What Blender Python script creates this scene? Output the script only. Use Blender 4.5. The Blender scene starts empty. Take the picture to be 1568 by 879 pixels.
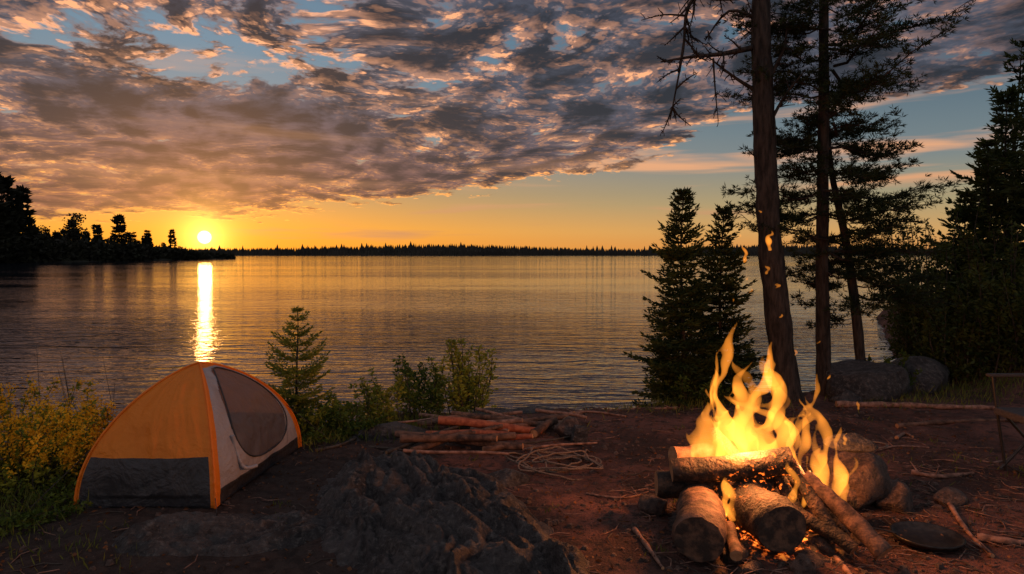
import bpy, bmesh, math, random
import numpy as np
from mathutils import Vector, noise as mn
R=random.Random(7)
scene=bpy.context.scene
scene.view_settings.view_transform='Standard'
scene.view_settings.look='None'
scene.view_settings.exposure=0

# ---------------------------------------------------------------- node helper
class NT:
    def __init__(s,tree): s.t=tree; s.n=tree.nodes; s.l=tree.links
    def node(s,typ,**kw):
        n=s.n.new(typ)
        for k,v in kw.items(): setattr(n,k,v)
        return n
    def put(s,sock,v):
        if isinstance(v,bpy.types.NodeSocket): s.l.new(v,sock)
        elif v is not None: sock.default_value=v
    def m(s,op,a,b=None,c=None,clamp=False):
        n=s.node('ShaderNodeMath',operation=op,use_clamp=clamp)
        s.put(n.inputs[0],a)
        if b is not None: s.put(n.inputs[1],b)
        if c is not None: s.put(n.inputs[2],c)
        return n.outputs[0]
    def vm(s,op,a,b=None,scale=None):
        n=s.node('ShaderNodeVectorMath',operation=op)
        s.put(n.inputs[0],a)
        if b is not None: s.put(n.inputs[1],b)
        if scale is not None: s.put(n.inputs['Scale'],scale)
        return n.outputs['Value'] if op in('DOT_PRODUCT','LENGTH') else n.outputs[0]
    def noise(s,vec,scale,detail=4,rough=.5,dist=0,out='Fac'):
        n=s.node('ShaderNodeTexNoise'); s.put(n.inputs['Vector'],vec)
        s.put(n.inputs['Scale'],scale); s.put(n.inputs['Detail'],detail)
        s.put(n.inputs['Roughness'],rough); s.put(n.inputs['Distortion'],dist)
        return n.outputs[out]
    def smooth(s,v,a,b,lo=0.,hi=1.):
        n=s.node('ShaderNodeMapRange',interpolation_type='SMOOTHSTEP')
        s.put(n.inputs['Value'],v); s.put(n.inputs['From Min'],a); s.put(n.inputs['From Max'],b)
        s.put(n.inputs['To Min'],lo); s.put(n.inputs['To Max'],hi)
        return n.outputs[0]
    def ramp(s,v,stops):
        n=s.node('ShaderNodeValToRGB'); s.put(n.inputs[0],v)
        e=n.color_ramp.elements
        e[0].position=stops[0][0]; e[0].color=(*stops[0][1],1)
        e[1].position=stops[-1][0]; e[1].color=(*stops[-1][1],1)
        for p,c in stops[1:-1]:
            q=e.new(p); q.color=(*c,1)
        return n.outputs[0]
    def mix(s,f,a,b,typ='MIX'):
        n=s.node('ShaderNodeMix',data_type='RGBA',blend_type=typ)
        n.clamp_factor=True
        s.put(n.inputs[0],f)
        s.put(n.inputs[6],(*a,1) if isinstance(a,tuple) else a)
        s.put(n.inputs[7],(*b,1) if isinstance(b,tuple) else b)
        return n.outputs[2]
    def comb(s,x,y,z):
        n=s.node('ShaderNodeCombineXYZ')
        s.put(n.inputs[0],x);s.put(n.inputs[1],y);s.put(n.inputs[2],z)
        return n.outputs[0]
    def scalecol(s,col,v):
        return s.vm('SCALE',col,scale=v)

SUN_AZ=math.radians(-24.2); SUN_EL=math.radians(1.25)
S=Vector((math.sin(SUN_AZ)*math.cos(SUN_EL),math.cos(SUN_AZ)*math.cos(SUN_EL),math.sin(SUN_EL)))

# ---------------------------------------------------------------- world sky
w=bpy.data.worlds.new("World"); scene.world=w; w.use_nodes=True
t=NT(w.node_tree); t.n.clear()
out=t.node('ShaderNodeOutputWorld'); bg=t.node('ShaderNodeBackground')
t.l.new(bg.outputs[0],out.inputs[0])
tc=t.node('ShaderNodeTexCoord')
d=t.vm('NORMALIZE',tc.outputs['Generated'])
sep=t.node('ShaderNodeSeparateXYZ'); t.l.new(d,sep.inputs[0])
x,y,z=sep.outputs
el=t.m('ARCSINE',z); az=t.m('ARCTAN2',x,y)
zc=t.m('MAXIMUM',z,0.0)
inv=t.m('DIVIDE',1.0,t.m('ADD',zc,0.13))
P=t.comb(t.m('MULTIPLY',x,inv),t.m('MULTIPLY',y,inv),0.37)
warp=t.noise(P,1.3,2,.5,out='Color')
Pw=t.vm('ADD',P,t.vm('SCALE',t.vm('SUBTRACT',warp,(.5,.5,.5)),scale=.35))
N1=t.noise(Pw,.9,2,.5)
N2=t.noise(Pw,5.2,6,.60)
sunoff=(S.x*.055,S.y*.055,0)
N3=t.noise(t.vm('ADD',Pw,sunoff),5.2,4,.60)
N4=t.noise(Pw,17.0,3,.55)
# large scale coverage
line1=t.m('MULTIPLY_ADD',az,.151,.0916); line2=t.m('MULTIPLY_ADD',az,.42,.046)
line=t.m('MINIMUM',t.m('MAXIMUM',t.m('MAXIMUM',line1,line2),.045),.19)
rel=t.m('SUBTRACT',el,line)
clearm=t.smooth(rel,.035,-.03)
def gauss(ca,ce,sa,se):
    a=t.m('DIVIDE',t.m('SUBTRACT',az,ca),sa); e=t.m('DIVIDE',t.m('SUBTRACT',el,ce),se)
    q=t.m('ADD',t.m('MULTIPLY',a,a),t.m('MULTIPLY',e,e))
    return t.m('EXPONENT',t.m('MULTIPLY',q,-1.0))
hole=gauss(-.42,.250,.17,.055)
hole2=gauss(-.20,.33,.12,.03)
right=t.smooth(az,.15,.5)
bias=t.m('ADD',.150,t.m('MULTIPLY',clearm,-.33))
bias=t.m('ADD',bias,t.m('MULTIPLY',hole,-.17))
bias=t.m('ADD',bias,t.m('MULTIPLY',hole2,-.08))
bias=t.m('ADD',bias,t.m('MULTIPLY',right,-.02))
dn0=t.m('ADD',t.m('ADD',t.m('MULTIPLY',N2,.60),t.m('MULTIPLY',N1,.40)),bias)
dn=t.m('ADD',dn0,t.m('MULTIPLY',t.m('SUBTRACT',N4,.5),.18))
dens=t.smooth(dn,.500,.580)
# clear sky gradient
elp=t.m('MULTIPLY',el,2.0)
rampR=t.ramp(elp,[(0,(.66,.27,.075)),(.06,(.60,.35,.13)),(.14,(.36,.31,.18)),(.26,(.17,.22,.24)),(.45,(.080,.138,.19)),(1,(.05,.09,.15))])
rampS=t.ramp(elp,[(0,(.95,.33,.02)),(.07,(.88,.37,.05)),(.17,(.50,.30,.13)),(.33,(.25,.29,.30)),(.55,(.15,.26,.35)),(1,(.09,.15,.24))])
sz=t.m('DIVIDE',t.m('SUBTRACT',az,SUN_AZ),.55)
sfac=t.m('EXPONENT',t.m('MULTIPLY',t.m('MULTIPLY',sz,sz),-1.0))
clear=t.mix(sfac,rampR,rampS)
# cloud colours
low=t.smooth(el,.24,.04)
warmf=t.m('MULTIPLY',low,t.smooth(az,.45,-.5,.25,1.0))
tone=t.smooth(t.m('ADD',t.m('MULTIPLY',N2,.6),t.m('MULTIPLY',N3,.4)),.60,.40)
dark=t.mix(tone,(.020,.024,.036),(.080,.087,.122))
darkw=t.mix(tone,(.060,.040,.055),(.27,.110,.088))
cdark=t.mix(warmf,dark,darkw)
lit=t.m('MULTIPLY',t.m('SUBTRACT',N2,N3),11.0,clamp=True)
edge=t.m('MULTIPLY',t.m('MULTIPLY',dens,t.m('SUBTRACT',1.0,dens)),4.0,clamp=True)
thin=t.smooth(dn,.72,.57)
puff=t.smooth(N4,.555,.64)
region=t.m('MULTIPLY',t.smooth(az,.75,-.25,.30,1.05),t.smooth(N1,.68,.44,.35,1.25))
litw=t.m('ADD',t.m('MULTIPLY',t.m('MULTIPLY',lit,thin),.32),t.m('MULTIPLY',edge,t.m('MULTIPLY_ADD',lit,1.2,.14)))
litw=t.m('ADD',litw,t.m('MULTIPLY',t.m('MULTIPLY',puff,thin),t.m('MULTIPLY_ADD',lit,1.1,.24)))
litw=t.m('MULTIPLY',litw,region,clamp=True)
litc=t.mix(low,(1.10,.48,.23),(1.30,.50,.09))
ccol=t.mix(litw,cdark,litc)
sky=t.mix(dens,clear,ccol)
# thin streaks in the clear band
Q=t.comb(t.m('MULTIPLY',az,2.6),t.m('MULTIPLY',el,34.0),2.1)
st=t.smooth(t.noise(Q,1.0,4,.55,.3),.52,.70)
st=t.m('MULTIPLY',st,t.m('MULTIPLY',t.smooth(el,.0,.04),t.smooth(el,.30,.12)))
stc=t.mix(t.smooth(el,.02,.14),(.50,.25,.14),(.90,.42,.20))
sky=t.mix(t.m('MULTIPLY',t.m('MULTIPLY',st,.85),t.m('SUBTRACT',1.0,t.m('MULTIPLY',dens,.8))),sky,stc)
# sun and halo
cosang=t.vm('DOT_PRODUCT',d,tuple(S))
ang=t.m('ARCCOSINE',t.m('MINIMUM',cosang,1.0))
def ex(k,a): return t.m('MULTIPLY',t.m('EXPONENT',t.m('MULTIPLY',ang,-k)),a)
core=t.smooth(ang,.0095,.0045,0,10.)
glow=t.scalecol((1.0,.38,.04),ex(11,.42))
glow2=t.scalecol((1.0,.52,.09),ex(62,3.6))
corec=t.scalecol((1.0,.85,.45),core)
tot=t.vm('ADD',t.vm('ADD',sky,glow),t.vm('ADD',glow2,corec))
# fill light added to the sky overhead and behind the camera
rear_fill=t.m('MAXIMUM',t.smooth(y,.25,-.5),t.smooth(el,.55,1.1))
tot=t.vm('ADD',tot,t.scalecol((.235,.225,.24),t.m('MULTIPLY',rear_fill,t.smooth(el,-.02,.25))))
nis=t.node('ShaderNodeTexSky',sky_type='NISHITA'); nis.sun_disc=False
nis.sun_elevation=SUN_EL; nis.sun_rotation=SUN_AZ
tot=t.vm('ADD',tot,t.scalecol(nis.outputs[0],.01))
gnd=t.smooth(z,-.03,-.005)
tot=t.scalecol(tot,gnd)
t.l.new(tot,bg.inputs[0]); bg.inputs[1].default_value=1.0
w.cycles.sampling_method='MANUAL'; w.cycles.sample_map_resolution=1024

# ---------------------------------------------------------------- materials
def mat(name):
    m=bpy.data.materials.new(name); m.use_nodes=True
    tt=NT(m.node_tree); b=tt.n['Principled BSDF']
    return m,tt,b
def pos(tt):
    return tt.node('ShaderNodeNewGeometry').outputs['Position']
def bump(tt,b,h,strength,dist):
    n=tt.node('ShaderNodeBump'); n.inputs['Strength'].default_value=strength
    n.inputs['Distance'].default_value=dist; tt.l.new(h,n.inputs['Height'])
    tt.l.new(n.outputs[0],b.inputs['Normal'])
def simple(name,c1,c2,scale,rough=.8,bs=.5,bd=.01,detail=5,stretch=None,spec=.3,metal=0):
    m,tt,b=mat(name); p=pos(tt)
    if stretch: p=tt.vm('MULTIPLY',p,stretch)
    n=tt.noise(p,scale,detail,.62)
    f=tt.smooth(n,.32,.68)
    tt.l.new(tt.mix(f,c1,c2),b.inputs['Base Color'])
    b.inputs['Roughness'].default_value=rough
    b.inputs['Specular IOR Level'].default_value=spec
    b.inputs['Metallic'].default_value=metal
    if bs: bump(tt,b,n,bs,bd)
    return m
def leafmat(name,c1,c2,trans=.35,ns=2.5):
    m,tt,b=mat(name)
    g=tt.node('ShaderNodeNewGeometry')
    n=tt.smooth(tt.noise(g.outputs['Position'],ns,2),.35,.65)
    f=tt.m('MULTIPLY_ADD',g.outputs['Random Per Island'],.5,tt.m('MULTIPLY',n,.5))
    c=tt.mix(f,c1,c2)
    tt.l.new(c,b.inputs['Base Color']); b.inputs['Roughness'].default_value=.6
    b.inputs['Specular IOR Level'].default_value=.2
    tr=tt.node('ShaderNodeBsdfTranslucent'); tt.l.new(c,tr.inputs[0])
    mx=tt.node('ShaderNodeMixShader'); mx.inputs[0].default_value=trans
    tt.l.new(b.outputs[0],mx.inputs[1]); tt.l.new(tr.outputs[0],mx.inputs[2])
    tt.l.new(mx.outputs[0],tt.n['Material Output'].inputs[0])
    return m
M_spruce=leafmat('spruce_needles',(.012,.026,.008),(.060,.082,.018))
M_sap=leafmat('sapling_needles',(.07,.11,.015),(.27,.27,.035))
M_pine=leafmat('pine_needles',(.009,.017,.007),(.030,.048,.013),.25)
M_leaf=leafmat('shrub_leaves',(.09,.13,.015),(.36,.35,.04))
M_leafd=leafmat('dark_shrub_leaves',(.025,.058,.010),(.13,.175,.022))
M_leafr=leafmat('deep_green_shrub_leaves',(.015,.034,.008),(.085,.10,.018))  # deepest green of the shrub leaf tones
M_gold=leafmat('goldenrod_flowers',(.80,.36,.012),(1.0,.58,.03),.4)
M_grass=leafmat('grass_blades',(.05,.09,.015),(.20,.20,.04))
M_far=simple('distant_foliage',(.006,.008,.005),(.018,.022,.012),.2,bs=0)
M_bark=simple('bark',(.007,.006,.0055),(.046,.038,.034),9,bs=1,bd=.035,stretch=(2.2,2.2,.45))
M_dead=simple('dead_wood',(.025,.02,.017),(.07,.06,.05),14,bs=.6,bd=.01)
M_drift=simple('driftwood',(.08,.045,.034),(.27,.16,.12),16,bs=.9,bd=.012)
M_wood=simple('firewood_bark',(.022,.014,.011),(.14,.082,.058),11,bs=1,bd=.022,detail=7)
M_cut=simple('cut_wood',(.24,.12,.055),(.38,.22,.12),22,bs=.5,bd=.005)
M_red=simple('red_split_wood',(.16,.042,.022),(.30,.10,.05),22,bs=.5,bd=.005)
M_iron=simple('cast_iron',(.012,.012,.012),(.03,.03,.03),30,rough=.35,bs=.2,bd=.002,spec=.5,metal=.6)
M_rope=simple('rope_fibre',(.08,.058,.045),(.20,.15,.115),90,bs=1,bd=.004)
M_frame=simple('painted_metal_frame',(.012,.012,.014),(.03,.03,.03),40,rough=.4,bs=0,spec=.5)
M_canvas=simple('canvas_fabric',(.03,.03,.035),(.06,.055,.055),60,bs=.3,bd=.002)

def rockmat(name,c1,c2,c3,bd=.07):
    m,tt,b=mat(name); p=pos(tt)
    n=tt.noise(p,3.0,8,.68,.4); n2=tt.noise(p,20,6,.75)
    c=tt.mix(tt.smooth(n,.38,.60),c1,c2); c=tt.mix(tt.smooth(n2,.50,.66),c,c3)
    c=tt.mix(tt.smooth(n2,.46,.36),c,(.007,.007,.008))
    tt.l.new(c,b.inputs['Base Color']); b.inputs['Roughness'].default_value=.58
    b.inputs['Specular IOR Level'].default_value=.5
    h=tt.m('ADD',tt.m('MULTIPLY',n2,.7),tt.m('MULTIPLY',n,1.5))
    bump(tt,b,h,1.0,bd)
    return m
M_rock=rockmat('dark_granite',(.013,.013,.015),(.055,.053,.055),(.12,.115,.11),.09)
M_rockw=rockmat('red_granite',(.030,.019,.017),(.10,.063,.05),(.15,.105,.085))

def make_ground():
    m,tt,b=mat('red_dirt'); p=pos(tt)
    n=tt.noise(p,1.1,7,.6,.4); n2=tt.noise(p,9,7,.68); n3=tt.noise(p,60,4,.6)
    c=tt.mix(tt.smooth(n,.36,.64),(.040,.022,.018),(.165,.075,.058))
    c=tt.mix(tt.m('MULTIPLY',tt.smooth(n2,.49,.64),.88),c,(.024,.017,.015))
    c=tt.mix(tt.m('MULTIPLY',tt.smooth(n3,.60,.70),.45),c,(.22,.15,.12))
    # darker, greyer soil towards the left
    sp=tt.node('ShaderNodeSeparateXYZ'); tt.l.new(p,sp.inputs[0])
    side=tt.smooth(tt.m('ADD',sp.outputs[0],tt.m('MULTIPLY',n,1.5)),0.5,-1.0)
    c=tt.mix(tt.m('MULTIPLY',side,.88),c,tt.mix(tt.smooth(n2,.4,.6),(.016,.014,.013),(.050,.038,.033)))
    tt.l.new(c,b.inputs['Base Color']); b.inputs['Roughness'].default_value=.85
    b.inputs['Specular IOR Level'].default_value=.25
    bump(tt,b,tt.m('ADD',tt.m('MULTIPLY',n2,1.0),tt.m('MULTIPLY',n3,.35)),1,.08)
    return m
M_ground=make_ground()

def make_water():
    m,tt,b=mat('lake_water'); p=pos(tt)
    pa=tt.vm('MULTIPLY',p,(.34,1.4,1)); pb=tt.vm('MULTIPLY',p,(.7,1.9,1))
    pc=tt.vm('MULTIPLY',p,(.02,.09,1))
    a=tt.noise(pa,1.3,2,.5,.8); bb=tt.noise(pb,4.2,2,.5,.3)
    amp=tt.smooth(tt.noise(pc,1.0,3,.5),.38,.62,.45,1.3)
    h=tt.m('MULTIPLY',tt.m('ADD',tt.m('MULTIPLY',a,1.0),tt.m('MULTIPLY',bb,.30)),amp)
    # ripples calm down away from the shore
    sp=tt.node('ShaderNodeSeparateXYZ'); tt.l.new(p,sp.inputs[0])
    h=tt.m('MULTIPLY',h,tt.smooth(sp.outputs[1],10,40,1.55,.42))
    bump(tt,b,h,1.0,.085)
    b.inputs['Base Color'].default_value=(.006,.011,.022,1)
    b.inputs['Roughness'].default_value=.05; b.inputs['IOR'].default_value=1.33
    b.inputs['Specular Tint'].default_value=(.80,.88,1.0,1)
    return m
M_water=make_water()

# ---------------------------------------------------------------- mesh helpers
class MB:
    def __init__(s): s.v=[]; s.f=[]; s.mi=[]; s.n=0
    def add(s,verts,faces,mi):
        o=s.n; s.v.extend(verts); s.n+=len(verts)
        s.f.extend([tuple(i+o for i in f) for f in faces]); s.mi.extend([mi]*len(faces))
    def tube(s,pts,rad,sides=7,mi=0,capmi=None,rough=0,flat=1.0):
        pts=[Vector(p) for p in pts]; n=len(pts); vs=[];fs=[]
        ref=Vector((.31,.17,.93)).normalized()
        t0=(pts[-1]-pts[0]).normalized()
        if abs(t0.dot(ref))>.85: ref=Vector((1,.12,.05)).normalized()
        for i in range(n):
            tg=(pts[min(i+1,n-1)]-pts[max(i-1,0)]); tg=tg.normalized() if tg.length>1e-9 else t0
            u=tg.cross(ref); u=u.normalized() if u.length>1e-6 else Vector((1,0,0)); w_=tg.cross(u)
            for k in range(sides):
                a=2*math.pi*k/sides; dv=u*math.cos(a)+w_*math.sin(a)*flat
                r=rad[i]
                if rough: r*=1+rough*(mn.noise((pts[i]+dv*rad[i])*(3.0/max(.05,rad[i])*.12))+.5*mn.noise((pts[i]+dv*rad[i])*30))
                vs.append(tuple(pts[i]+dv*r))
        for i in range(n-1):
            for k in range(sides):
                a=i*sides+k;b=i*sides+(k+1)%sides
                fs.append((a,b,b+sides,a+sides))
        s.add(vs,fs,mi)
        cm=mi if capmi is None else capmi
        for i in (0,n-1):
            if rad[i]>.006:
                ring=vs[i*sides:(i+1)*sides]
                s.add(ring+[tuple(pts[i])],[(k,(k+1)%sides,sides) if i else ((k+1)%sides,k,sides) for k in range(sides)],cm)
    def diamonds(s,base,dirv,length,width,mi,rng,fold=True):
        N=len(base)
        if N==0: return
        rv=rng.normal(size=(N,3)); side=np.cross(dirv,rv); side/=np.linalg.norm(side,axis=1)[:,None]+1e-9
        L=np.asarray(length).reshape(-1,1)*np.ones((N,1)); W=np.asarray(width).reshape(-1,1)*np.ones((N,1))
        a=base; b=base+dirv*L*.45+side*W*.5; c=base+dirv*L; dd=base+dirv*L*.45-side*W*.5
        V=np.stack([a,b,c,dd],1).reshape(-1,3)
        o=s.n; s.v.extend(map(tuple,V.tolist())); s.n+=4*N
        F=(np.arange(N)[:,None]*4+np.arange(4)[None]+o)
        s.f.extend(map(tuple,F.tolist())); s.mi.extend([mi]*N)
    def build(s,name,mats,smooth=True,parent=None,loc=None):
        me=bpy.data.meshes.new(name); me.from_pydata(s.v,[],s.f)
        for m in mats: me.materials.append(m)
        me.polygons.foreach_set('material_index',s.mi)
        me.polygons.foreach_set('use_smooth',[smooth]*len(s.f))
        me.update()
        ob=bpy.data.objects.new(name,me); scene.collection.objects.link(ob)
        if parent: ob.parent=parent
        return ob
def empty(name):
    e=bpy.data.objects.new(name,None); scene.collection.objects.link(e); return e
def norm(a): return a/(np.linalg.norm(a,axis=-1,keepdims=True)+1e-9)
def sstep(v,a,b):
    q=min(1,max(0,(v-a)/(b-a))); return q*q*(3-2*q)
def interp(v,tab):
    if v<=tab[0][0]: return tab[0][1]
    for (a,fa),(b,fb) in zip(tab,tab[1:]):
        if v<=b: return fa+(fb-fa)*(v-a)/(b-a)
    return tab[-1][1]

# ---------------------------------------------------------------- ground
SH=[(-60,14),(-12,8.2),(-5,7.6),(-3.2,7.9),(-2,8.5),(-.8,9.1),(1,9.4),(2.3,10.0),(3.5,10.6),(6.0,10.9),(6.8,11.4),(9,16),(14,26),(60,30)]
WL=-.45
def gh(x,y):
    base=.07*mn.noise(Vector((x*.55,y*.55,1)))+.03*mn.noise(Vector((x*1.9,y*1.9,3)))
    if 3<y<13 and abs(x)<9: base+=.018*mn.noise(Vector((x*7,y*7,5)))+.009*mn.noise(Vector((x*19,y*19,5)))
    ys=interp(x,SH)+.35*mn.noise(Vector((x*.9,y*.3,9)))+.12*mn.noise(Vector((x*4,y*1,9)))
    dd=ys-y
    base-=1.1*(1-sstep(dd,-1.1,.85))
    if x>6.2: base+=.5*sstep(x,6.2,9.5)*sstep(dd,0,3)
    return base
def lin(a,b,s): return list(np.arange(a,b,s))
gx=lin(-60,-8,3)+lin(-8,-5.5,.25)+lin(-5.5,6.5,.045)+lin(6.5,14,.25)+lin(14,61,3)
gy=lin(-40,2,3)+lin(2,3.8,.3)+lin(3.8,10.8,.045)+lin(10.8,18,.3)+lin(18,36,1.5)
vs=[(a,b,gh(a,b)) for b in gy for a in gx]; nx=len(gx)
fs=[(j*nx+i,j*nx+i+1,(j+1)*nx+i+1,(j+1)*nx+i) for j in range(len(gy)-1) for i in range(nx-1)]
g=MB(); g.add(vs,fs,0); g.build('ground',[M_ground])
wm=MB(); wm.add([(-4000,6,WL),(4000,6,WL),(4000,6000,WL),(-4000,6000,WL)],[(0,1,2,3)],0); wm.build('lake_water',[M_water],False)

# ---------------------------------------------------------------- rocks
def rock(name,loc,size,seed,m,rotz=0,sub=4,parent=None,nplanes=16):
    rr=random.Random(seed); bm=bmesh.new(); bmesh.ops.create_icosphere(bm,subdivisions=sub,radius=1)
    pl=[(Vector((rr.gauss(0,1),rr.gauss(0,1),rr.gauss(0,1))).normalized(),rr.uniform(.55,.88)) for _ in range(nplanes)]
    c,s_=math.cos(rotz),math.sin(rotz)
    for v in bm.verts:
        p=v.co.copy()
        for n_,dd in pl:
            q=p.dot(n_)
            if q>dd: p-=n_*(q-dd)*.93
        p*=1+.10*mn.noise(p*2+Vector((seed,0,0)))+.05*mn.noise(p*6)+.02*mn.noise(p*17)
        X,Y,Z=p.x*size[0],p.y*size[1],p.z*size[2]
        v.co=Vector((loc[0]+X*c-Y*s_,loc[1]+X*s_+Y*c,loc[2]+Z))
    me=bpy.data.meshes.new(name); bm.to_mesh(me); bm.free(); me.materials.append(m)
    for p in me.polygons: p.use_smooth=True
    ob=bpy.data.objects.new(name,me); scene.collection.objects.link(ob)
    if parent: ob.parent=parent
    return ob
def outcrop(name,x0,x1,y0,y1,cx,cy,rx,ry,H,ang,seed,st=.022,rd=.045):
    xs=lin(x0,x1,st); ys=lin(y0,y1,st); V=[]
    ca,sa=math.cos(ang),math.sin(ang)
    for b in ys:
        for a in xs:
            u=(a-cx)*ca+(b-cy)*sa; v=-(a-cx)*sa+(b-cy)*ca
            rr=math.sqrt((u/rx)**2+(v/ry)**2)+.20*mn.noise(Vector((a*1.4,b*1.4,seed)))+.10*mn.noise(Vector((a*5,b*5,seed)))
            E=1-sstep(rr,.55,1.02)
            wx=.35*mn.noise(Vector((a*1.6,b*1.6,seed+4)))+.10*mn.noise(Vector((a*5,b*5,seed+4)))
            r1=1-min(1,abs(mn.noise(Vector((u*1.0+wx,v*3.4+wx*2.5,seed))))*2.6)
            r2=min(1,abs(mn.noise(Vector((u*2.4+wx*2,v*8+wx*5,seed+2))))*3.2)
            r3=min(1,abs(mn.noise(Vector((u*5+wx*2,v*15+wx*5,seed+5))))*3.5)
            tv=v*4.3+wx*2.2+.25*math.sin(u*3.1); k=tv-math.floor(tv)
            lay=(k/.85 if k<.85 else (1-k)/.15); am=.5+.8*mn.noise(Vector((u*1.7,math.floor(tv)*3.7,seed)))
            fine=mn.noise(Vector((a*14,b*14,seed)))*.014+mn.noise(Vector((a*35,b*35,seed)))*.007
            h=E*(H+rd*.55*r1**1.5+rd*.50*r2**.6+rd*.24*r3**.6+rd*.9*lay*max(0,am)-rd*.5+fine+H*.5*mn.noise(Vector((a*1.3,b*1.3,seed+8))))
            V.append((a,b,gh(a,b)-.05+h))
    n=len(xs); F=[(j*n+i,j*n+i+1,(j+1)*n+i+1,(j+1)*n+i) for j in range(len(ys)-1) for i in range(n-1)]
    m_=MB(); m_.add(V,F,0); return m_.build(name,[M_rock])
outcrop('rock_outcrop',-2.3,1.3,3.2,7.2,-.60,4.95,1.95,.92,.15,math.radians(118),3,.016,.145)
outcrop('rock_slab',-3.0,-1.0,3.9,5.6,-2.0,4.75,.85,.40,.10,math.radians(18),11,.016,.075)
rock('boulder',(5.1,9.7,.10),(.85,.5,.46),5,M_rock,.1)
rock('rock',(-3.75,6.0,.05),(.22,.16,.15),8,M_rock)
rock('rock',(-.35,8.3,-.02),(.42,.25,.14),21,M_rock,.2,3)
rock('rock',(.25,8.7,-.05),(.3,.2,.12),22,M_rock,.2,3)
rock('rock',(.62,7.4,.08),(.19,.17,.15),23,M_rockw,.2,3)
rock('rock',(6.2,10.3,.1),(.6,.5,.35),24,M_rock,.2,3)
rock('rock',(-.05,5.95,.02),(.22,.2,.10),25,M_rock,.2,3)
rock('rock',(3.55,5.45,.03),(.2,.12,.09),27,M_rockw,.5,3)
rock('rock',(-1.3,7.35,.0),(.5,.25,.16),28,M_rock,.2,3)
rock('rock',(4.6,9.3,.0),(.25,.2,.14),29,M_rock,.2,3)

# gravel / litter
gr=MB(); rg=np.random.default_rng(5)
for i in range(2600):
    a=R.uniform(-3.6,5.2); b=R.uniform(4.0,8.8)
    if R.random()<.35: a=R.gauss(1.9,.9); b=R.gauss(4.9,.6)
    r=.006+.028*R.random()**3; z0=gh(a,b)
    vv=[(a+r*R.uniform(.7,1.4)*math.cos(k*1.05),b+r*R.uniform(.7,1.3)*math.sin(k*1.05),z0) for k in range(6)]
    vt=[(a+(q[0]-a)*.6,b+(q[1]-b)*.6,z0+r*R.uniform(.5,.9)) for q in vv]
    gr.add(vv+vt,[(k,(k+1)%6,6+(k+1)%6,6+k) for k in range(6)]+[(6,7,8,9,10,11)],0)
gr.build('gravel',[M_rockw],False)
lt=MB()
for i in range(2400):
    a=R.uniform(-3.4,5.2); b=R.uniform(4.0,8.9)
    if R.random()<.5: a=R.uniform(1.0,4.3); b=R.uniform(4.0,6.4)
    L=.03+.24*R.random()**2.2; an=R.uniform(0,6.28); r=.0018+.010*L
    z0=gh(a,b)+.008
    lt.tube([(a,b,z0),(a+L*.5*math.cos(an),b+L*.5*math.sin(an),z0+.012*R.random()),(a+L*math.cos(an+.3),b+L*math.sin(an+.3),gh(a,b)+.008)],[r,r,r*.6],4,R.choice([0,1]))
lt.build('twig_litter',[M_drift,M_dead])
dl=MB(); n=3200
xy=np.column_stack([rg.uniform(-3.4,5.2,n),rg.uniform(4.0,8.9,n)])
bs=np.array([(a,b,gh(a,b)+.006) for a,b in xy]); dv=norm(np.column_stack([rg.normal(size=(n,2)),rg.normal(size=n)*.25]))
dl.diamonds(bs,dv,rg.uniform(.02,.05,n),rg.uniform(.012,.03,n),0,rg)
M_dl=leafmat('dead_leaves',(.04,.02,.010),(.20,.09,.04),.2); dl.build('fallen_leaves',[M_dl],False)

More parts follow.
